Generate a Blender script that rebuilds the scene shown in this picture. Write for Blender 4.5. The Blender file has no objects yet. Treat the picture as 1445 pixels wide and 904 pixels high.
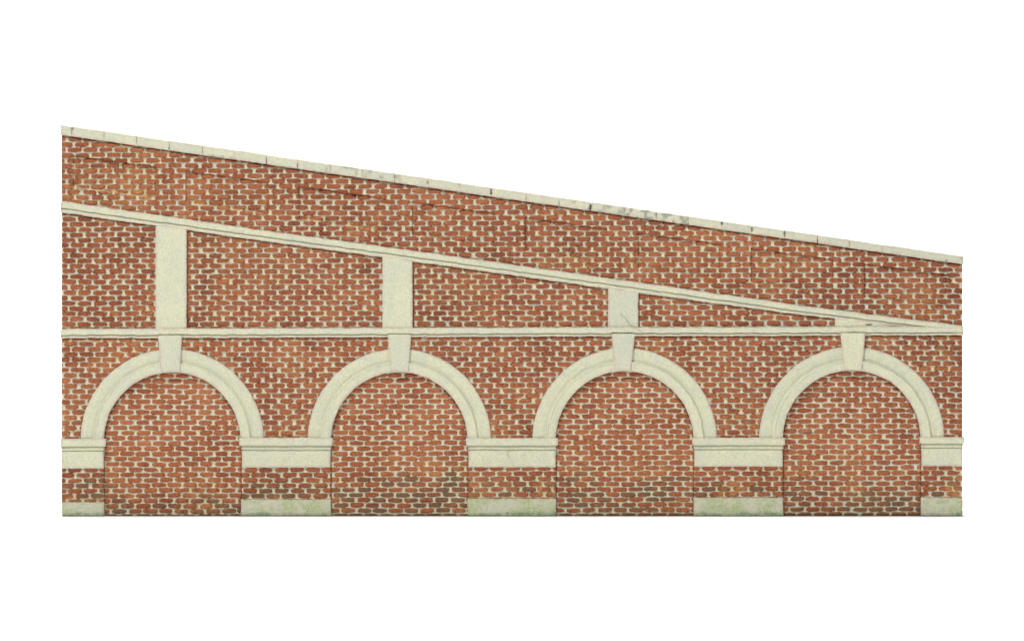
import bpy, math
import numpy as np

# ------------------------------------------------------------------ basics
S = 0.001                      # metres per drawing unit
CX, BY = 722.5, 727.5          # drawing x of the middle, drawing y of the wall foot
scene = bpy.context.scene
COL = scene.collection
rng = np.random.default_rng(7)

def W(x, y, h):                # drawing (x right, y down, h towards viewer) -> world
    x, y, h = np.broadcast_arrays(np.asarray(x, float), np.asarray(y, float), np.asarray(h, float))
    return np.stack([(x - CX) * S, -h * S, (BY - y) * S], -1)

TAB = rng.random((64, 256, 256))
def _h(ix, iy, k):
    return TAB[k % 64][ix.astype(int) & 255, iy.astype(int) & 255]
def vn(x, y, sc, k):           # smooth value noise 0..1
    x = np.asarray(x, float) / sc + 37.3 * (k % 5); y = np.asarray(y, float) / sc + 11.7 * (k % 7)
    ix, iy = np.floor(x), np.floor(y)
    fx, fy = x - ix, y - iy
    fx = fx * fx * (3 - 2 * fx); fy = fy * fy * (3 - 2 * fy)
    a, b = _h(ix, iy, k), _h(ix + 1, iy, k)
    c, d = _h(ix, iy + 1, k), _h(ix + 1, iy + 1, k)
    return (a * (1 - fx) + b * fx) * (1 - fy) + (c * (1 - fx) + d * fx) * fy
def sn(x, y, sc, k): return vn(x, y, sc, k) * 2 - 1
def sstep(a, b, v):
    t = np.clip((v - a) / (b - a), 0, 1); return t * t * (3 - 2 * t)

# ------------------------------------------------------------------ mesh builder
def sheet(name, parent, X, Y, H, attr, mat, mask=None, base=-1.0, back=False, label=None):
    """A relief surface over a grid, with side walls running back to depth `base`."""
    nr, nc = X.shape
    if mask is None: mask = np.ones((nr - 1, nc - 1), bool)
    P = W(X, Y, H).reshape(-1, 3)
    A = attr.reshape(-1, 4)
    idx = np.arange(nr * nc).reshape(nr, nc)
    a, b, d, e = idx[:-1, :-1], idx[:-1, 1:], idx[1:, 1:], idx[1:, :-1]
    top = np.stack([a, e, d, b], -1)[mask]
    pm = np.pad(mask, 1)
    segs = []
    for (p, q, nb) in ((b, a, pm[:-2, 1:-1]), (e, d, pm[2:, 1:-1]), (a, e, pm[1:-1, :-2]), (d, b, pm[1:-1, 2:])):
        mm = mask & ~nb
        segs.append(np.stack([p[mm], q[mm]], -1))
    seg = np.concatenate(segs)
    n0 = len(P)
    Pa, Pb = P[seg[:, 0]], P[seg[:, 1]]
    Qa, Qb = Pa.copy(), Pb.copy(); Qa[:, 1] = -base * S; Qb[:, 1] = -base * S
    m = len(seg)
    V = [P, Pa, Pb, Qb, Qa]; AT = [A, A[seg[:, 0]], A[seg[:, 1]], A[seg[:, 1]], A[seg[:, 0]]]
    k = np.arange(m)
    side = np.stack([n0 + k, n0 + 3 * m + k, n0 + 2 * m + k, n0 + m + k], -1)
    F = [top, side]
    if back:
        nb0 = n0 + 4 * m
        B = P.copy(); B[:, 1] = -base * S
        V.append(B); AT.append(A)
        F.append((np.stack([a, b, d, e], -1)[mask]) + nb0)
    V = np.concatenate(V); F = np.concatenate(F); AT = np.concatenate(AT)
    used = np.unique(F)
    remap = np.full(len(V), -1); remap[used] = np.arange(len(used))
    V, AT, F2 = V[used], AT[used], remap[F]
    me = bpy.data.meshes.new(name)
    me.vertices.add(len(V)); me.vertices.foreach_set('co', V.astype(np.float32).ravel())
    me.loops.add(F2.size); me.loops.foreach_set('vertex_index', F2.astype(np.int32).ravel())
    me.polygons.add(len(F2)); me.polygons.foreach_set('loop_start', np.arange(0, F2.size, 4, dtype=np.int32))
    me.polygons.foreach_set('use_smooth', np.ones(len(F2), bool))
    me.update(calc_edges=True); me.validate()
    ca = me.attributes.new('wear', 'FLOAT_COLOR', 'POINT')
    ca.data.foreach_set('color', AT.astype(np.float32).ravel())
    me.materials.append(mat)
    o = bpy.data.objects.new(name, me); COL.objects.link(o)
    if parent: o.parent = parent
    if label: o['label'] = label
    return o

# ------------------------------------------------------------------ materials
def nodes(name):
    m = bpy.data.materials.new(name); m.use_nodes = True
    nt = m.node_tree; nt.nodes.clear()
    out = nt.nodes.new('ShaderNodeOutputMaterial'); b = nt.nodes.new('ShaderNodeBsdfPrincipled')
    nt.links.new(b.outputs[0], out.inputs[0])
    b.inputs['Roughness'].default_value = .85
    b.inputs['Specular IOR Level'].default_value = .25
    return m, nt, b
class N:
    def __init__(s, nt): s.nt = nt; s.tc = nt.nodes.new('ShaderNodeTexCoord')
    def link(s, a, b): s.nt.links.new(a, b)
    def noise(s, px, det=3, rough=.6, dist=0):       # feature size in drawing units
        n = s.nt.nodes.new('ShaderNodeTexNoise'); n.inputs['Scale'].default_value = 1 / (px * S)
        n.inputs['Detail'].default_value = det; n.inputs['Roughness'].default_value = rough
        n.inputs['Distortion'].default_value = dist
        s.link(s.tc.outputs['Object'], n.inputs['Vector']); return n.outputs['Fac']
    def math(s, op, a, b=None, c=None):
        n = s.nt.nodes.new('ShaderNodeMath'); n.operation = op
        for i, v in enumerate((a, b, c)):
            if v is None: continue
            if isinstance(v, (int, float)): n.inputs[i].default_value = v
            else: s.link(v, n.inputs[i])
        return n.outputs[0]
    def rng(s, v, a, b, lo=0, hi=1):
        n = s.nt.nodes.new('ShaderNodeMapRange'); n.interpolation_type = 'SMOOTHSTEP'
        s.link(v, n.inputs[0])
        for i, q in zip((1, 2, 3, 4), (a, b, lo, hi)): n.inputs[i].default_value = q
        return n.outputs[0]
    def mix(s, f, a, b, mode='MIX'):
        n = s.nt.nodes.new('ShaderNodeMix'); n.data_type = 'RGBA'; n.blend_type = mode
        for k, v in ((0, f), (6, a), (7, b)):
            if isinstance(v, (int, float)): n.inputs[k].default_value = v
            elif isinstance(v, tuple): n.inputs[k].default_value = (*v, 1)
            else: s.link(v, n.inputs[k])
        return n.outputs[2]
    def ramp(s, f, stops):
        n = s.nt.nodes.new('ShaderNodeValToRGB'); s.link(f, n.inputs[0])
        els = n.color_ramp.elements
        while len(els) < len(stops): els.new(.5)
        for e, (p, c) in zip(els, stops): e.position = p; e.color = (*c, 1)
        return n.outputs[0]
    def wear(s):
        a = s.nt.nodes.new('ShaderNodeAttribute'); a.attribute_name = 'wear'
        sp = s.nt.nodes.new('ShaderNodeSeparateColor'); s.link(a.outputs['Color'], sp.inputs[0])
        return sp.outputs[0], sp.outputs[1], sp.outputs[2], a.outputs['Alpha']
    def bump(s, h, bsdf, px, strength=1):
        n = s.nt.nodes.new('ShaderNodeBump'); n.inputs['Strength'].default_value = strength
        n.inputs['Distance'].default_value = px * S
        s.link(h, n.inputs['Height']); s.link(n.outputs[0], bsdf.inputs['Normal'])

def brick_material():
    m, nt, b = nodes('painted_brick'); n = N(nt)
    M, tone, soot, ochre = n.wear()
    f1, f2, f3 = n.noise(2.2, 3, .7), n.noise(7, 3), n.noise(30, 3)
    t = n.math('ADD', tone, n.math('MULTIPLY', n.math('SUBTRACT', f1, .5), 1.7))
    t = n.math('ADD', t, n.math('MULTIPLY', n.math('SUBTRACT', f3, .5), .75))
    c = n.ramp(t, [(0, (.16, .046, .022)), (.35, (.29, .087, .036)), (.7, (.39, .135, .054)), (1, (.46, .185, .09))])
    c = n.mix(n.math('MULTIPLY', ochre, n.rng(f2, .35, .65)), c, (.52, .24, .085))
    c = n.mix(n.math('MULTIPLY', soot, n.rng(f1, .25, .6, .65, 1)), c, (.118, .098, .054))
    mo = n.mix(n.rng(f2, .35, .68), (.595, .60, .465), (.65, .60, .43))
    mo = n.mix(n.rng(n.noise(11, 2), .55, .72, 0, .7), mo, (.55, .58, .54))
    mo = n.mix(n.math('MULTIPLY', ochre, .55), mo, (.66, .50, .25))
    k = n.rng(n.math('ADD', M, n.math('MULTIPLY', n.math('SUBTRACT', n.noise(1.8, 4, .8), .5), .8)), .26, .62)
    col = n.mix(k, mo, c)
    # rubbed paint dust: red smears over the joints, pale rubs over the bricks
    col = n.mix(n.math('MULTIPLY', n.rng(n.noise(4.5, 3, .7), .60, .74), .4), col, (.58, .47, .35))
    col = n.mix(n.math('MULTIPLY', n.rng(n.noise(5.5, 4, .7, .6), .585, .70), .55), col, (.33, .11, .07))
    col = n.mix(n.math('MULTIPLY', n.rng(n.noise(2.6, 4, .8, .4), .635, .72), .75), col, (.075, .045, .03))
    nt.links.new(col, b.inputs['Base Color'])
    n.bump(n.math('ADD', n.noise(1.6, 3, .7), n.math('MULTIPLY', f2, .6)), b, .9, 1)
    return m

def stone_material(name='painted_stone', moss=False):
    m, nt, b = nodes(name); n = N(nt)
    edge, rnd, dark, _ = n.wear()
    c = n.mix(n.rng(n.noise(26, 3), .35, .65), (.605, .62, .465), (.66, .65, .465))
    c = n.mix(n.rng(n.noise(12, 4, .65), .52, .72, 0, .55), c, (.57, .585, .49))
    c = n.mix(n.rng(rnd, .5, 1, 0, .45), c, (.68, .66, .46))
    c = n.mix(n.rng(rnd, 0, .4, .55, 0), c, (.535, .55, .445))
    g = n.noise(1.7, 3, .7)
    c = n.mix(n.rng(g, .34, .60, .5, 0), c, (.36, .38, .29))
    c = n.mix(n.rng(n.noise(5, 5, .75, .8), .635, .74, 0, .5), c, (.28, .28, .24))
    c = n.mix(n.rng(n.noise(15, 4, .65, .5), .56, .70, 0, .55), c, (.48, .475, .42))
    # red paint carried over the stone's edges
    e = n.math('MULTIPLY', edge, n.rng(n.noise(7, 4, .7), .36, .60))
    c = n.mix(n.math('MULTIPLY', e, .75), c, (.50, .36, .33))
    if moss:
        mo = n.math('MULTIPLY', n.rng(n.noise(24, 3), .42, .58), n.rng(n.noise(2.5, 4, .75), .36, .62))
        c = n.mix(n.math('MULTIPLY', mo, .95), c, (.35, .44, .18))
        c = n.mix(n.math('MULTIPLY', n.rng(n.noise(2.0, 3, .8), .55, .68), .5), c, (.30, .34, .22))
        c = n.mix(n.math('MULTIPLY', n.rng(dark, 0, 1), n.rng(n.noise(9, 4, .7), .40, .62, .25, 1)), c, (.20, .27, .17))
    else:
        c = n.mix(n.math('MULTIPLY', dark, n.rng(n.noise(3, 3, .7), .25, .55)), c, (.15, .155, .11))
    nt.links.new(c, b.inputs['Base Color'])
    n.bump(n.math('ADD', g, n.math('MULTIPLY', n.noise(6, 3), .8)), b, .8, 1)
    return m

def plain_material(name, c1, c2, px, rough=.9):
    m, nt, b = nodes(name); n = N(nt)
    nt.links.new(n.mix(n.rng(n.noise(px, 4), .35, .65), c1, c2), b.inputs['Base Color'])
    b.inputs['Roughness'].default_value = rough
    n.bump(n.noise(px * .3, 3), b, .5, .6)
    return m

BRICK = brick_material()
STONE = stone_material()
PLINTH = stone_material('mossy_stone', True)
CORE = plain_material('cast_plaster', (.36, .33, .27), (.44, .41, .33), 20)
GAP = plain_material('joint_dirt', (.05, .05, .045), (.09, .085, .07), 6)
WHITE, wnt, wb = nodes('white_paper')
wb.inputs['Base Color'].default_value = (.86, .86, .86, 1); wb.inputs['Roughness'].default_value = 1
FIB_PALE = plain_material('pale_fibre', (.55, .42, .30), (.62, .5, .36), 4)
FIB_GREY = plain_material('grey_fibre', (.25, .24, .2), (.3, .28, .24), 4)
FIB_DARK = plain_material('dark_fibre', (.12, .07, .05), (.18, .1, .06), 4)

# ------------------------------------------------------------------ measured outlines (drawing units)
XL, XR = 87.0, 1358.0
def ip(x, pts):
    return np.interp(x, [p[0] for p in pts], [p[1] for p in pts])
def cop_top(x): return 176 + (x - 87) * .1456
def cop_bot(x): return 190.5 + (x - 87) * .1432
DT = [(60, 279.6), (87, 283.5), (360, 323.3), (640, 361.5), (900, 398), (1120, 429.3), (1200, 439.5), (1290, 450.7), (1358, 459.3), (1380, 462)]
def dia_top(x): return ip(x, DT)
def dia_groove(x): return dia_top(x) + ip(x, [(87, 10.2), (300, 9.0), (1120, 8.2), (1358, 7.5)])
def dia_bot(x): return dia_top(x) + ip(x, [(87, 16.6), (300, 15.2), (900, 15.2), (1120, 13.4), (1358, 11)])
def lev_top(x): return 463.6 - (x - 87) * .0030
def lev_groove(x): return 472.6 - (x - 87) * .0031
def lev_bot(x): return 477.2 - (x - 87) * .0034
PIL = [(219.3, 263.3), (539.2, 582.2), (857.8, 901), (1178, 1304)]
ARCH = [(242.8, 621.5, 96.4, 129.6), (563.4, 621.2, 96.3, 129.8), (881.5, 620.8, 97.2, 130.6), (1202, 619.6, 97.2, 131)]
KEY = [(223, 257.4, 227.6, 254.4), (546.8, 580.6, 551.6, 576.6), (862.8, 896.3, 867.6, 890.4), (1185.6, 1221, 1191, 1216.4)]
PIER = [(87, 146.4), (341, 466.5), (661, 784.2), (979.8, 1104.6), (1300.6, 1358)]
# impost: top, groove, second groove, bottom, plinth top
IMP = [(618.6, 629.4, 635.2, 661, 708), (617.2, 628.6, 634.2, 659.4, 704.2), (617.6, 628.4, 633.8, 659.2, 703.2), (617.0, 627.6, 633.2, 658.2, 701.8), (616.2, 625.6, 631.2, 657.6, 701.6)]
H_IN, H_MAIN = 0.4, 4.8        # relief of the arch infill and of the main brick face

# ------------------------------------------------------------------ brick relief
STEP = 0.9
def bricks(X, Y, y0, pitch, x0, k, hh=2.9, b0=3.2, a0=9.5, power=2.4, soot=None, ochre=None, bl=22.15, tb=.38):
    Yt = Y + .0016 * (X - 87)
    Xw = X + .9 * sn(X, Y, 18, k) + .35 * sn(X, Y, 4.5, k + 1)
    Yw = Yt + .6 * sn(X, Y, 34, k + 2) + .24 * sn(X, Y, 7, k + 3) + .2 * sn(X, Y, 2.6, k + 4)
    row = np.floor((Yw - y0) / pitch + .5)
    xs = (Xw - x0) / bl - .5 * (row.astype(int) & 1) + .08 * (_h(row, row * 0 + 3, k) - .5)
    col = np.floor(xs + .5)
    r1, r2, r3, r4, r5 = (_h(row + 101 * q, col + 57 * q, k + 5 + q) for q in range(5))
    dx = (xs - col) * bl + (r1 - .5) * 1.1
    dy = (Yw - y0) - row * pitch + (r2 - .5) * .5 + dx * (r3 - .45) * .045
    a = a0 + (r4 - .5) * .9; b = b0 + (r5 - .5) * .5
    d = (np.abs(dx) / a) ** 3.6 + (np.abs(dy) / b) ** power
    r = d + .30 * sn(X, Y, 2.2, k + 11) + .22 * sn(X, Y, 5, k + 12)
    m = 1 - sstep(.62, 1.45, r)
    h = hh * (m * .3 + .7 * np.sqrt(np.clip(1 - .9 * d, 0, 1))) + .34 * sn(X, Y, 2.0, k + 13) + .35 * sn(X, Y, 14, k + 14)
    tone = tb +  .26 * (_h(row + 7, col + 19, k + 15) - .5) + .3 * (vn(X, Y, 60, k + 16) - .5)
    so = np.zeros_like(X) if soot is None else soot(X, Y, _h(row + 3, col + 5, k + 17))
    oc = np.zeros_like(X) if ochre is None else ochre(X, Y)
    return h, np.stack([m, tone, so, oc], -1)

def grid(x0, x1, y0, y1, step=STEP):
    nx = max(2, int(round((x1 - x0) / step)) + 1); ny = max(2, int(round((y1 - y0) / step)) + 1)
    return np.meshgrid(np.linspace(x0, x1, nx), np.linspace(y0, y1, ny))
def cells(A): return (A[:-1, :-1] + A[1:, 1:] + A[:-1, 1:] + A[1:, :-1]) / 4

wall = bpy.data.objects.new('retaining_wall', None); COL.objects.link(wall)
wall['label'] = 'red brick retaining wall with sloping top, four blind arches and cream stone trim'
wall['category'] = 'wall'; wall['kind'] = 'thing'

# --- solid body behind the relief
def prism(name, pts, h0, h1, mat, parent, bev=0.0):
    n = len(pts)
    f = [tuple(W(x, y, h1)) for x, y in pts]; b = [tuple(W(x, y, h0)) for x, y in pts]
    fs = [tuple(range(n)), tuple(range(2 * n - 1, n - 1, -1))] + [(i, n + i, n + (i + 1) % n, (i + 1) % n) for i in range(n)]
    me = bpy.data.meshes.new(name); me.from_pydata(f + b, [], fs); me.update()
    import bmesh
    bm = bmesh.new(); bm.from_mesh(me); bmesh.ops.recalc_face_normals(bm, faces=bm.faces)
    if bev: bmesh.ops.bevel(bm, geom=bm.edges[:], offset=bev * S, segments=2, affect='EDGES')
    bm.to_mesh(me); bm.free()
    me.materials.append(mat)
    o = bpy.data.objects.new(name, me); COL.objects.link(o); o.parent = parent
    return o
prism('core', [(XL + .4, cop_bot(XL) - 3), (XL + .4, 727.2), (XR - .4, 727.2), (XR - .4, cop_bot(XR) - 3)], -26, -.9, CORE, wall)

# --- parapet with its eight sunk panels
PAN = [(103 + 159.55 * i, 218.6 + 159.55 * i) for i in range(8)]
def pan_top(x): return cop_bot(x) + 26.2 - 7.2 * (x - 103) / 1117
def pan_bot(x): return dia_top(x) - 22.5 - 1.2 * np.sin((x - 103) / 160)
X, Y = grid(XL, XR, 186, 466)
ins = np.zeros_like(X)
Xj, Yj = X + .5 * sn(X, Y, 9, 40), Y + .5 * sn(X, Y, 7, 41)
for (a, b) in PAN:
    ins = np.maximum(ins, sstep(a - .5, a + .5, Xj) * sstep(b + .5, b - .5, Xj) * sstep(pan_top(X) - .6, pan_top(X) + .6, Yj) * sstep(pan_bot(X) + .6, pan_bot(X) - .6, Yj))
ln_top, ln_side, ln_bot = np.zeros_like(X), np.zeros_like(X), np.zeros_like(X)
for (a, b) in PAN:
    inx = sstep(a - 1.5, a, Xj) * sstep(b + 1.5, b, Xj); iny = sstep(pan_top(X) - 1.5, pan_top(X), Yj) * sstep(pan_bot(X) + 1.5, pan_bot(X), Yj)
    ln_top = np.maximum(ln_top, inx * np.exp(-((Yj - pan_top(X) - .6) / 1.15) ** 2))
    ln_bot = np.maximum(ln_bot, inx * np.exp(-((Yj - pan_bot(X)) / 1.0) ** 2))
    ln_side = np.maximum(ln_side, iny * np.maximum(np.exp(-((Xj - a) / .8) ** 2), np.exp(-((Xj - b) / .8) ** 2)))
def och_par(X, Y):
    o = np.zeros_like(X)
    for i, (a, b) in enumerate(PAN):
        w = (.9, .75, .7, .3, .3, .2, .2, .15)[i]
        inside = sstep(a - 3, a + 2, X) * sstep(b + 3, b - 2, X) * sstep(pan_top(X) - 2, pan_top(X) + 4, Y) * sstep(pan_bot(X) + 5, pan_bot(X), Y)
        near = np.exp(-((Y - pan_bot(X)) / 4.0) ** 2) + .7 * np.exp(-((X - b) / 5.0) ** 2) + .4 * np.exp(-((X - a) / 3.0) ** 2)
        o = np.maximum(o, w * inside * np.clip(near * (.5 + vn(X, Y, 25, 44)) + (.35 if i == 0 else .1), 0, 1))
    return np.clip(o + .35 * sstep(.62, .85, vn(X, Y, 45, 43)), 0, 1)
h, at = bricks(X, Y, 204.3, 7.43, 115.6, 1, hh=2.9, ochre=och_par)
Hh = H_MAIN + h - 3.3 * ins
Xc, Yc, Ic = cells(X), cells(Y), cells(ins)
brk = .35 + .65 * sstep(.3, .6, vn(X, Y, 12, 42))
pw = np.interp(X, [103, 262, 422, 581, 741, 901, 1300], [1, .8, .7, .6, .45, .4, .35])
under = sstep(3.0, .8, Y - cop_bot(X) + .6 * sn(X, Y, 8, 60))
rag = .35 + 1.0 * vn(X, Y, 5, 64)
Hh = Hh - rag * (1.3 * ln_top + 2.2 * ln_side) + .9 * ln_bot * pw - 3.2 * under
at[..., 0] = np.clip(at[..., 0] + .7 * ln_top * brk + .35 * ln_side * brk, 0, 1) * (1 - .75 * ln_bot * brk * pw)
at[..., 3] = np.clip(at[..., 3] + 1.0 * ln_bot * brk * pw, 0, 1)
reg = (Yc > cop_bot(Xc) - 5) & (Yc < dia_top(Xc) + 6)
inp = Ic > .5
parapet = sheet('parapet', wall, X, Y, Hh, at, BRICK, reg & ~inp)
for (a, b) in PAN:
    sheet('recessed_panel', parapet, X, Y, Hh, at, BRICK, reg & inp & (Xc > a - 8) & (Xc < b + 8))

# --- brick panels between the two string courses
edges = [XL] + [v for p in PIL[:3] for v in p] + [1182]
och_gen = lambda s: (lambda X, Y: .22 * sstep(.6, .85, vn(X, Y, 40, s)))
for i in range(4):
    a, b = edges[2 * i], edges[2 * i + 1]
    x0, x1 = (a if i == 0 else a - 4), b + 4
    X, Y = grid(x0, x1, dia_bot(x0) - 8, 470)
    h, at = bricks(X, Y, 457.4, 7.43, (97.0, 271.0, 598.0, 915.0)[i], 3 + 5 * i, hh=2.9, ochre=och_gen(20 + i))
    Xc, Yc = cells(X), cells(Y)
    g = np.exp(-((X - a - .9 + .4 * sn(X, Y, 6, 55)) / 1.0) ** 2) if i else 0 * X
    at[..., 0] = np.clip(at[..., 0] + .5 * g, 0, 1)
    g = np.maximum(g, sstep(2.6, .6, Y - dia_bot(X) + .5 * sn(X, Y, 8, 61)))
    sheet('wall_panel', wall, X, Y, H_MAIN - .6 + h - 3.2 * g, at, BRICK, (Yc > dia_bot(Xc) - 5))

# --- spandrels above and between the arches
spx = [(XL, ARCH[0][0]), (ARCH[0][0], ARCH[1][0]), (ARCH[1][0], ARCH[2][0]), (ARCH[2][0], ARCH[3][0]), (ARCH[3][0], XR)]
for i, (a, b) in enumerate(spx):
    X, Y = grid(a, b, 470, 624)
    h, at = bricks(X, Y, 485.5, 7.38, 100.0 + 5 * i, 30 + 4 * i, hh=2.9,
                   ochre=lambda X, Y: .55 * sstep(.5, .85, vn(X, Y, 30, 26)) * sstep(560, 612, Y) + .3 * sstep(.66, .85, vn(X, Y, 40, 27)))
    Xc, Yc = cells(X), cells(Y)
    keep = np.ones_like(Xc, bool); dip = 0 * X
    for (cx, cy, ri, ro) in ARCH:
        keep &= np.hypot(Xc - cx, np.minimum(Yc - cy, 0)) > ro - 5
        dip = np.maximum(dip, sstep(ro + .4, ro - 1.6, np.hypot(X - cx, np.minimum(Y - cy, 0)) + .5 * sn(X, Y, 6, 63)))
    h = h - 3.4 * dip
    g = sstep(2.4, .5, Y - lev_bot(X) + .5 * sn(X, Y, 8, 62))
    sheet('spandrel', wall, X, Y, H_MAIN + h - 3.0 * g, at, BRICK, keep)

# --- arch infill, sooty at the foot
SO = 0
def soot_in(X, Y, r):
    lv = sstep(650 + SO, 695 + SO, Y + 26 * (vn(X, Y, 55, 50) - .5)) * (.35 + .8 * vn(X, Y, 38, 51))
    s = sstep(.2, .65, lv - .95 * r + .16)
    return np.maximum(s * (.4 + .45 * vn(X, Y, 9, 59)), .8 * sstep(723.0, 724.6, Y))
for i, (cx, cy, ri, ro) in enumerate(ARCH):
    SO = (24, 0, 4, 16)[i]
    a, b = PIER[i][1] - 6, PIER[i + 1][0] + 6
    X, Y = grid(a, b, cy - ri - 6, 727.3)
    h, at = bricks(X, Y, 596.6 - .4 * i, 7.34, (179, 502.5, 820, 1136.0)[i], 9 + 6 * i, hh=2.3, b0=3.12, a0=9.75, power=2.5, tb=.48, soot=soot_in,
                   ochre=lambda X, Y: .5 * sstep(.45, .8, vn(X, Y, 35, 52)) * sstep(600, 690, Y))
    h -= 1.6 * sstep(724.5, 727.3, Y)
    Xc, Yc = cells(X), cells(Y)
    rr = np.hypot(X - cx, np.minimum(Y - cy, 0))
    g = np.where(Y < cy, sstep(ri - 2.2, ri - .4, rr), sstep(1.8, .2, np.minimum(X - PIER[i][1], PIER[i + 1][0] - X)))
    sheet('arch_infill', wall, X, Y, H_IN + h - 1.6 * g, at, BRICK, np.hypot(Xc - cx, np.minimum(Yc - cy, 0)) < ri + 6)

# --- brick of the piers
def soot_pier(X, Y, r):
    return .6 * sstep(.3, .6, .8 * sstep(664, 690, Y) * (.2 + vn(X, Y, 30, 53)) - .95 * r + .15)
for i, (a, b) in enumerate(PIER):
    X, Y = grid(a, b, IMP[i][3] - 4, IMP[i][4] + 5)
    h, at = bricks(X, Y, 670.3 - 1.2 * (i > 1), 7.36, (94.0, 363.5, 690.0, 1011.5, 1324.0)[i], 12 + 3 * i, hh=2.8, soot=soot_pier,
                   ochre=lambda X, Y: .75 * sstep(.35, .75, vn(X, Y, 25, 54)) * sstep(664, 690, Y))
    ed = np.zeros_like(X)
    if i > 0: ed = np.maximum(ed, sstep(a + 1.6, a, X))
    if i < 4: ed = np.maximum(ed, sstep(b - 1.6, b, X))
    sheet('pier', wall, X, Y, H_MAIN - .6 + h - 1.2 * ed, at, BRICK)

# ------------------------------------------------------------------ stone dressings
def stone(name, X, Y, prof, dist, k, rnd=None, mat=STONE, base=-1.0, back=False, label=None, dark=None, wob=.9, parent=wall, rough=.22):
    """prof: relief height, dist: distance to the nearest visible edge (for rounding)"""
    H = prof - 1.3 * (1 - np.clip(dist / 1.5, 0, 1)) ** 2
    H = H + rough * sn(X, Y, 3.0, k) + .30 * sn(X, Y, 17, k + 1)
    Xn = X + wob * (sn(X, Y, 11, k + 2) * .6 + sn(X, Y, 3.2, k + 3) * .4)
    Yn = Y + wob * (sn(X, Y, 11, k + 4) * .6 + sn(X, Y, 3.2, k + 5) * .4)
    edge = 1 - np.clip(dist / 4.5, 0, 1)
    rr = np.full_like(X, rng.random() if rnd is None else rnd)
    dk = np.zeros_like(X) if dark is None else dark
    return sheet(name, wall if parent is None else parent, Xn, Yn, H, np.stack([edge, rr, dk, rr], -1), mat, base=base, back=back, label=label)

def band(name, x0, x1, ftop, fbot, profile, k, vs=None, step=1.1, endround=True, groove=None, **kw):
    """a strip between two edge curves; profile(v in drawing units from the top, total, x)"""
    n = int((x1 - x0) / step) + 2; nv = 34 if vs is None else vs
    xs = np.linspace(x0, x1, n); v = np.linspace(0, 1, nv)
    X, V = np.meshgrid(xs, v)
    T, B = ftop(X), fbot(X)
    Y = T + (B - T) * V
    d = np.minimum(Y - T, B - Y)
    if endround: d = np.minimum(d, np.minimum(X - x0, x1 - X))
    return stone(name, X, Y, profile(Y - T, B - Y, X), d, k, **kw)

# string courses: a proud upper fascia over a set-back lower fillet
def string_prof(fg, ftop, hi, lo):
    def p(u, w, X):
        g = fg(X) - ftop(X)
        return lo + (hi - lo) * sstep(g + .5, g - .5, u) - 2.6 * np.exp(-((u - g - .3) / .75) ** 2) + .8 * np.sin(np.clip(u / g, 0, 1) * math.pi) - .6 * sstep(2.2, 0, u)
    return p
band('string_course', 85.6, XR + 1.2, lev_top, lev_bot, string_prof(lev_groove, lev_top, 10.4, 8.6), 2, groove=lev_groove, base=-6, back=True, rnd=.35,
     label='level cream string course above the arches')
band('string_course', 85.6, XR + .8, dia_top, dia_bot, string_prof(dia_groove, dia_top, 10.0, 8.3), 8, groove=dia_groove, base=-6, back=True, rnd=.5,
     label='sloping cream string course below the parapet')

for i, (a, b) in enumerate(PIL):
    if i < 3:
        band('pilaster', a, b, lambda x: dia_bot(x) - 3, lambda x: lev_top(x) + 3, lambda u, w, X: 7.8 + 0 * u, 14 + i, vs=int((lev_top(a) - dia_bot(a)) / 1.1),
             label=None, rnd=(.4, .35, .03)[i], wob=.45)
    else:
        band('pilaster', a, b, lambda x: np.minimum(dia_bot(x) - 3, lev_top(x) + 2.5), lambda x: lev_top(x) + 3, lambda u, w, X: 7.8 - .004 * (X - a) - 5.5 * sstep(1222.5, 1223.5, X) * sstep(1233, 1228, X) * np.exp(-((lev_top(X) - 2.0 - dia_bot(X) - np.maximum(u - 3, 0) + 0 * u) / 1.2) ** 2), 17, vs=26,
             label='short wedge of pilaster where the two string courses meet', rnd=.4, wob=.45)

for i, (cx, cy, ri, ro) in enumerate(ARCH):
    th = np.linspace(math.pi, 0, 300); v = np.linspace(0, 1, 34)
    Tm, V = np.meshgrid(th, v)
    R = ro + (ri - ro) * V                     # outer edge first
    sy = IMP[i][0] + 1.5
    X = cx + R * np.cos(Tm); Y = cy - R * np.sin(Tm)
    # short straight legs down to the imposts
    Y = np.where(np.sin(Tm) < .02, np.maximum(Y, sy), Y)
    prof = 7.3 + 2.9 * sstep(ri + 15.2, ri + 13.4, R) + 1.5 * np.exp(-((R - ri - 12.8) / 1.1) ** 2) - .9 * np.exp(-((R - ri - 16.2) / 1.0) ** 2) + .7 * np.exp(-((R - ro + 5) / 5) ** 2) - 1.2 * sstep(ri + 9, ri, R)
    stone('arch_ring', X, Y, prof, np.minimum(ro - R, R - ri), 20 + i, wob=.6, rnd=(.3, .55, .5, .35)[i])

for i, (a, b, c, d) in enumerate(KEY):
    cx, cy, ri, ro = ARCH[i]
    y0, y1 = lev_bot((a + b) / 2) - 4, cy - ri - .2
    V, U = np.meshgrid(np.linspace(0, 1, 46), np.linspace(0, 1, 34), indexing='ij')
    Y = y0 + (y1 - y0) * V
    ll, rr = a + (c - a) * V, b + (d - b) * V
    X = ll + (rr - ll) * U
    stone('keystone', X, Y, 12.4 + 0 * X, np.minimum(np.minimum(X - ll, rr - X), y1 - Y), 26 + i, wob=.4, rnd=(.12, .1, .02, .95)[i])

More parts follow.
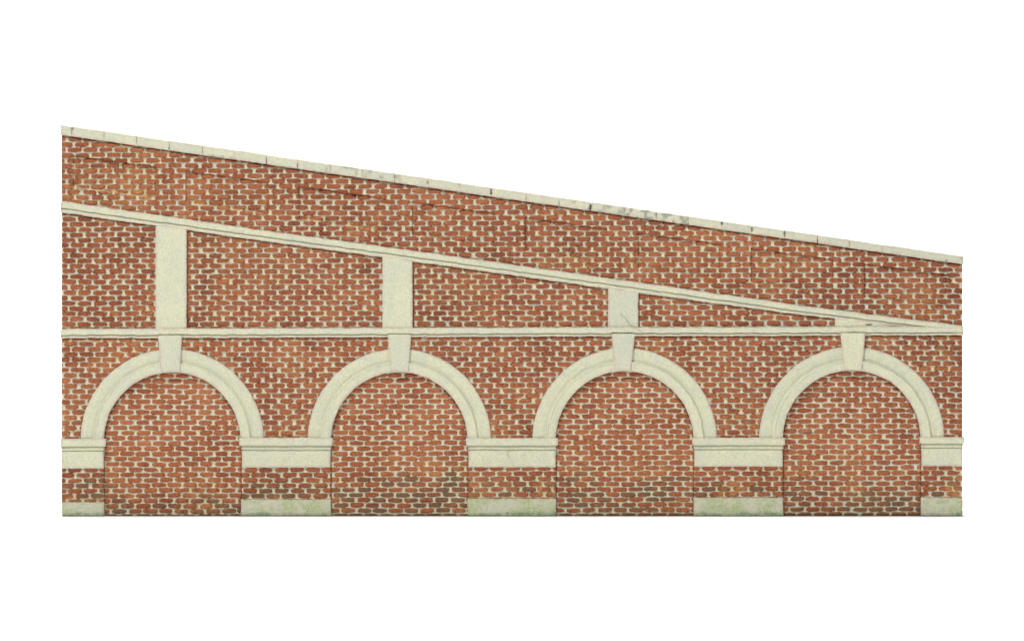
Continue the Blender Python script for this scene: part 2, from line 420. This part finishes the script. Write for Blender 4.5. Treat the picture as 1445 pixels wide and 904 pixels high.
for i, (a, b) in enumerate(PIER):
    t, g1, g2, bt, pt = IMP[i]
    L, Rr = (i > 0), (i < 4)
    x0 = a - (3.2 if L else 1.6); x1 = b + (3.0 if Rr else 2.6)
    n = int((x1 - x0) / 1.1)
    vv = np.linspace(t, bt, 76)
    U, Yg = np.meshgrid(np.linspace(0, 1, n), vv)
    # overhang of the mouldings at each level, both sideways and forward
    o = sstep(g1 + .6, g1 - .6, Yg) * .72 + sstep(g2 + .6, g2 - .6, Yg) * .28
    fwd = 7.6 + 1.7 * sstep(g2 + .5, g2 - .5, Yg) + 2.6 * sstep(g1 + .5, g1 - .5, Yg) - 2.2 * np.exp(-((Yg - g1 - .4) / .75) ** 2) - 2.0 * np.exp(-((Yg - g2 - .4) / .75) ** 2)
    fwd = fwd + .6 * np.sin(np.clip((Yg - t) / (g1 - t), 0, 1) * math.pi)
    la = a + (x0 - a) * o; rb = b + (x1 - b) * o
    X = la + (rb - la) * U
    stone('impost', X, Yg, fwd, np.minimum(np.minimum(X - la, rb - X), np.minimum(Yg - t, bt - Yg)), 32 + i, wob=.5, rnd=(.5, .3, .3, .55, .35)[i], base=-4 if i in (0, 4) else -1, back=True)
    x0 = a - (1.2 if L else -.2); x1 = b + (.8 if Rr else .6)
    X, Yg = grid(x0, x1, pt, 727.4, 1.0)
    d = np.minimum(np.minimum(X - x0, x1 - X), np.minimum(Yg - pt, 727.4 - Yg))
    stone('plinth', X, Yg, 7.9 + 0 * X, d, 40 + i, mat=PLINTH, wob=.45, rough=.4, rnd=.2, dark=sstep(720 + 4 * sn(X, Yg, 14, 45), 727, Yg))

# coping: separate stones over a dirty bed
coping = prism('coping', [(XL + .2, cop_top(XL) + 2.2), (XL + .2, cop_bot(XL) - 1.5), (XR - .2, cop_bot(XR) - 1.5), (XR - .2, cop_top(XR) + 2)], -25.5, 8.6, GAP, wall)
joints = [86.0, 101.5, 147.3, 193, 239, 286, 331, 376, 420, 466, 512, 557, 603.5, 649, 693, 742.5, 789, 833.4, 882, 926.5, 972, 1018.5, 1060.8, 1107, 1153.5, 1199, 1244.5, 1291, 1359.2]
darkj = {101.5: .5, 376: .9, 420: 1.1, 557: .7, 693: 1.7, 833.4: 2.0, 926.5: 1.6, 1018.5: 1.3, 1060.8: 1.9, 1107: 1.7, 1153.5: 1.5, 1244.5: 2.2}
fj = .2 + .5 * rng.random(len(joints)) ** 1.5
for i in range(len(joints) - 1):
    a, b = joints[i], joints[i + 1]
    ga = darkj.get(a, fj[i]) / 2 if i else 0; gb = darkj.get(b, fj[i + 1]) / 2 if i < len(joints) - 2 else 0
    x0, x1 = a + ga, b - gb
    n = int((x1 - x0) / 1.0) + 2
    U, V = np.meshgrid(np.linspace(0, 1, n), np.linspace(0, 1, 22))
    wv = lambda j: (sstep(.25, .6, vn(V * 14, V * 0 + 9.3 * j, 4, 58)) * 1.3 - .3) if True else 1
    la, rb = a + ga * np.maximum(wv(i), .06), b - gb * np.maximum(wv(i + 1), .06)
    X = la + (rb - la) * U
    T, B = cop_top(X), cop_bot(X)
    Y = T + (B - T) * V
    d = np.minimum(np.minimum(Y - T, B - Y), np.minimum(X - la, rb - X) + .75)
    if i in (0, len(joints) - 2):
        d = np.minimum(d, (X - x0 + .2) if i == 0 else (x1 - X + .2))
    tw = (rng.random() - .5) * .5
    dk = np.zeros_like(X)
    dk = .45 * sstep(.62, .85, vn(X, Y, 7, 34)) * sstep(.45, .8, vn(X, X * 0, 60, 35))
    if 860 < a < 930: dk = .6 * sstep(.5, .75, vn(X, Y, 5, 33))
    for (px, py, pr) in ((102.3, 181.5, 1.5), (603.6, 258, 1.2), (238.6, 209.5, 1.0), (833.4, 291, 2.0), (831.5, 294.5, 1.5), (693.3, 273, 1.6), (1018.6, 315, 1.5), (1060.9, 322.5, 1.6), (1107, 329.5, 1.5), (1107, 333, 1.1), (1335, 368, 1.2)):
        dk = np.maximum(dk, 1.6 * np.exp(-(((X - px) / pr) ** 2 + ((Y - py) / (pr * 1.2)) ** 2)))
    stone('coping_stone', X, Y + tw, 9.8 + (rng.random() - .5) * .5 + 0 * X, d, 46 + i % 8, rnd=rng.random() * .45, base=-27, back=True, wob=.35, parent=coping, dark=dk)

# ------------------------------------------------------------------ stray fibres caught on the paint
def fibre(pts, r, mat, label):
    cu = bpy.data.curves.new('fibre', 'CURVE'); cu.dimensions = '3D'; cu.bevel_depth = r * S; cu.bevel_resolution = 2; cu.use_fill_caps = True
    sp = cu.splines.new('BEZIER'); sp.bezier_points.add(len(pts) - 1)
    for p, (x, y, h) in zip(sp.bezier_points, pts):
        p.co = W(x, y, h); p.handle_left_type = p.handle_right_type = 'AUTO'
    tmp = bpy.data.objects.new('fibre', cu); COL.objects.link(tmp)
    me = bpy.data.meshes.new_from_object(tmp.evaluated_get(bpy.context.evaluated_depsgraph_get()))
    bpy.data.objects.remove(tmp); bpy.data.curves.remove(cu)
    me.name = 'fibre'; me.materials.clear(); me.materials.append(mat)
    o = bpy.data.objects.new('fibre', me); COL.objects.link(o)
    o['label'] = label; o['category'] = 'fibre'; o['group'] = 'stray fibres stuck to the wall'
fibre([(1270, 404.5, 7.6), (1274, 410, 8.2), (1279, 416.5, 7.6)], .5, FIB_PALE, 'short straight pale fibre on the parapet bricks near the low right end')
fibre([(1110, 617.5, 1.3), (1128, 613.5, 1.8), (1150, 610, 1.9), (1166, 606, 1.8), (1178, 602, 1.3)], .38, FIB_DARK, 'long thin dark fibre across the brick infill of the rightmost arch')
fibre([(599, 477.5, 10.4), (606, 474.5, 12.3), (612, 470, 13.2), (617, 467.5, 13.2)], .4, FIB_PALE, 'pale fibre crossing the level string course right of the second pilaster')
fibre([(876, 442.5, 8.7), (884, 450.5, 9.2), (890, 458.5, 9.2), (898, 463.5, 10.6), (908, 469.5, 13.0)], .26, FIB_GREY, 'thin dark fibre hanging over the foot of the third pilaster')
fibre([(840, 597, 1.3), (836, 602, 1.8), (831, 607.5, 1.3)], .36, FIB_DARK, 'short dark fibre on the brick infill of the third arch')
fibre([(716, 629, 12.2), (719, 633, 10.5), (715.5, 639, 9.2), (718.5, 645, 8.4)], .24, FIB_GREY, 'small curled fibre on the middle impost between the second and third arches')

# ------------------------------------------------------------------ white paper sweep
def sweep():
    prof = [(-7.5, 0), (1.2, 0)] + [(1.2 + 1.0 * math.sin(t), 1.0 - 1.0 * math.cos(t)) for t in np.linspace(.08, math.pi / 2, 16)] + [(2.2, 4.2)]
    xs = (-4.5, 4.5)
    V = [(x, y, z - .0006) for (y, z) in prof for x in xs]
    F = [(2 * i, 2 * i + 1, 2 * i + 3, 2 * i + 2) for i in range(len(prof) - 1)]
    me = bpy.data.meshes.new('backdrop'); me.from_pydata(V, [], F); me.update()
    for p in me.polygons: p.use_smooth = True
    me.materials.append(WHITE)
    o = bpy.data.objects.new('backdrop', me); COL.objects.link(o); o['kind'] = 'structure'
    o['label'] = 'plain white paper sweep under and behind the wall'
sweep()

# ------------------------------------------------------------------ light
def area(name, loc, target, size, power, col=(1, 1, 1)):
    l = bpy.data.lights.new(name, 'AREA'); l.shape = 'SQUARE'; l.size = size; l.energy = power; l.color = col
    o = bpy.data.objects.new(name, l); COL.objects.link(o); o.location = loc
    from mathutils import Vector
    o.rotation_euler = (Vector(target) - Vector(loc)).to_track_quat('-Z', 'Y').to_euler()
area('key_lamp', (-1.1, -2.5, 3.9), (0, 0, .3), .5, 166, (1, .985, .96))
area('fill_lamp', (1.6, -5.0, 2.2), (0, 0, .3), 2.2, 8)
area('backdrop_lamp', (0, .6, 3.6), (0, 1.9, .3), 1.6, 230)

w = bpy.data.worlds.new('World'); scene.world = w; w.use_nodes = True
w.node_tree.nodes['Background'].inputs[0].default_value = (1, 1, 1, 1)
w.node_tree.nodes['Background'].inputs[1].default_value = .06

# ------------------------------------------------------------------ camera
D = 6.0
cam = bpy.data.cameras.new('camera'); co = bpy.data.objects.new('camera', cam); COL.objects.link(co)
co.location = (0, -(D + .007), (BY - 452) * S); co.rotation_euler = (math.pi / 2, 0, 0)
cam.sensor_width = 36; cam.lens = 36 * D / (1445 * S); cam.clip_end = 100
scene.camera = co

scene.view_settings.view_transform = 'Standard'; scene.view_settings.look = 'None'
scene.view_settings.exposure = 0; scene.view_settings.gamma = 1

scene.render.filter_size = 1.0
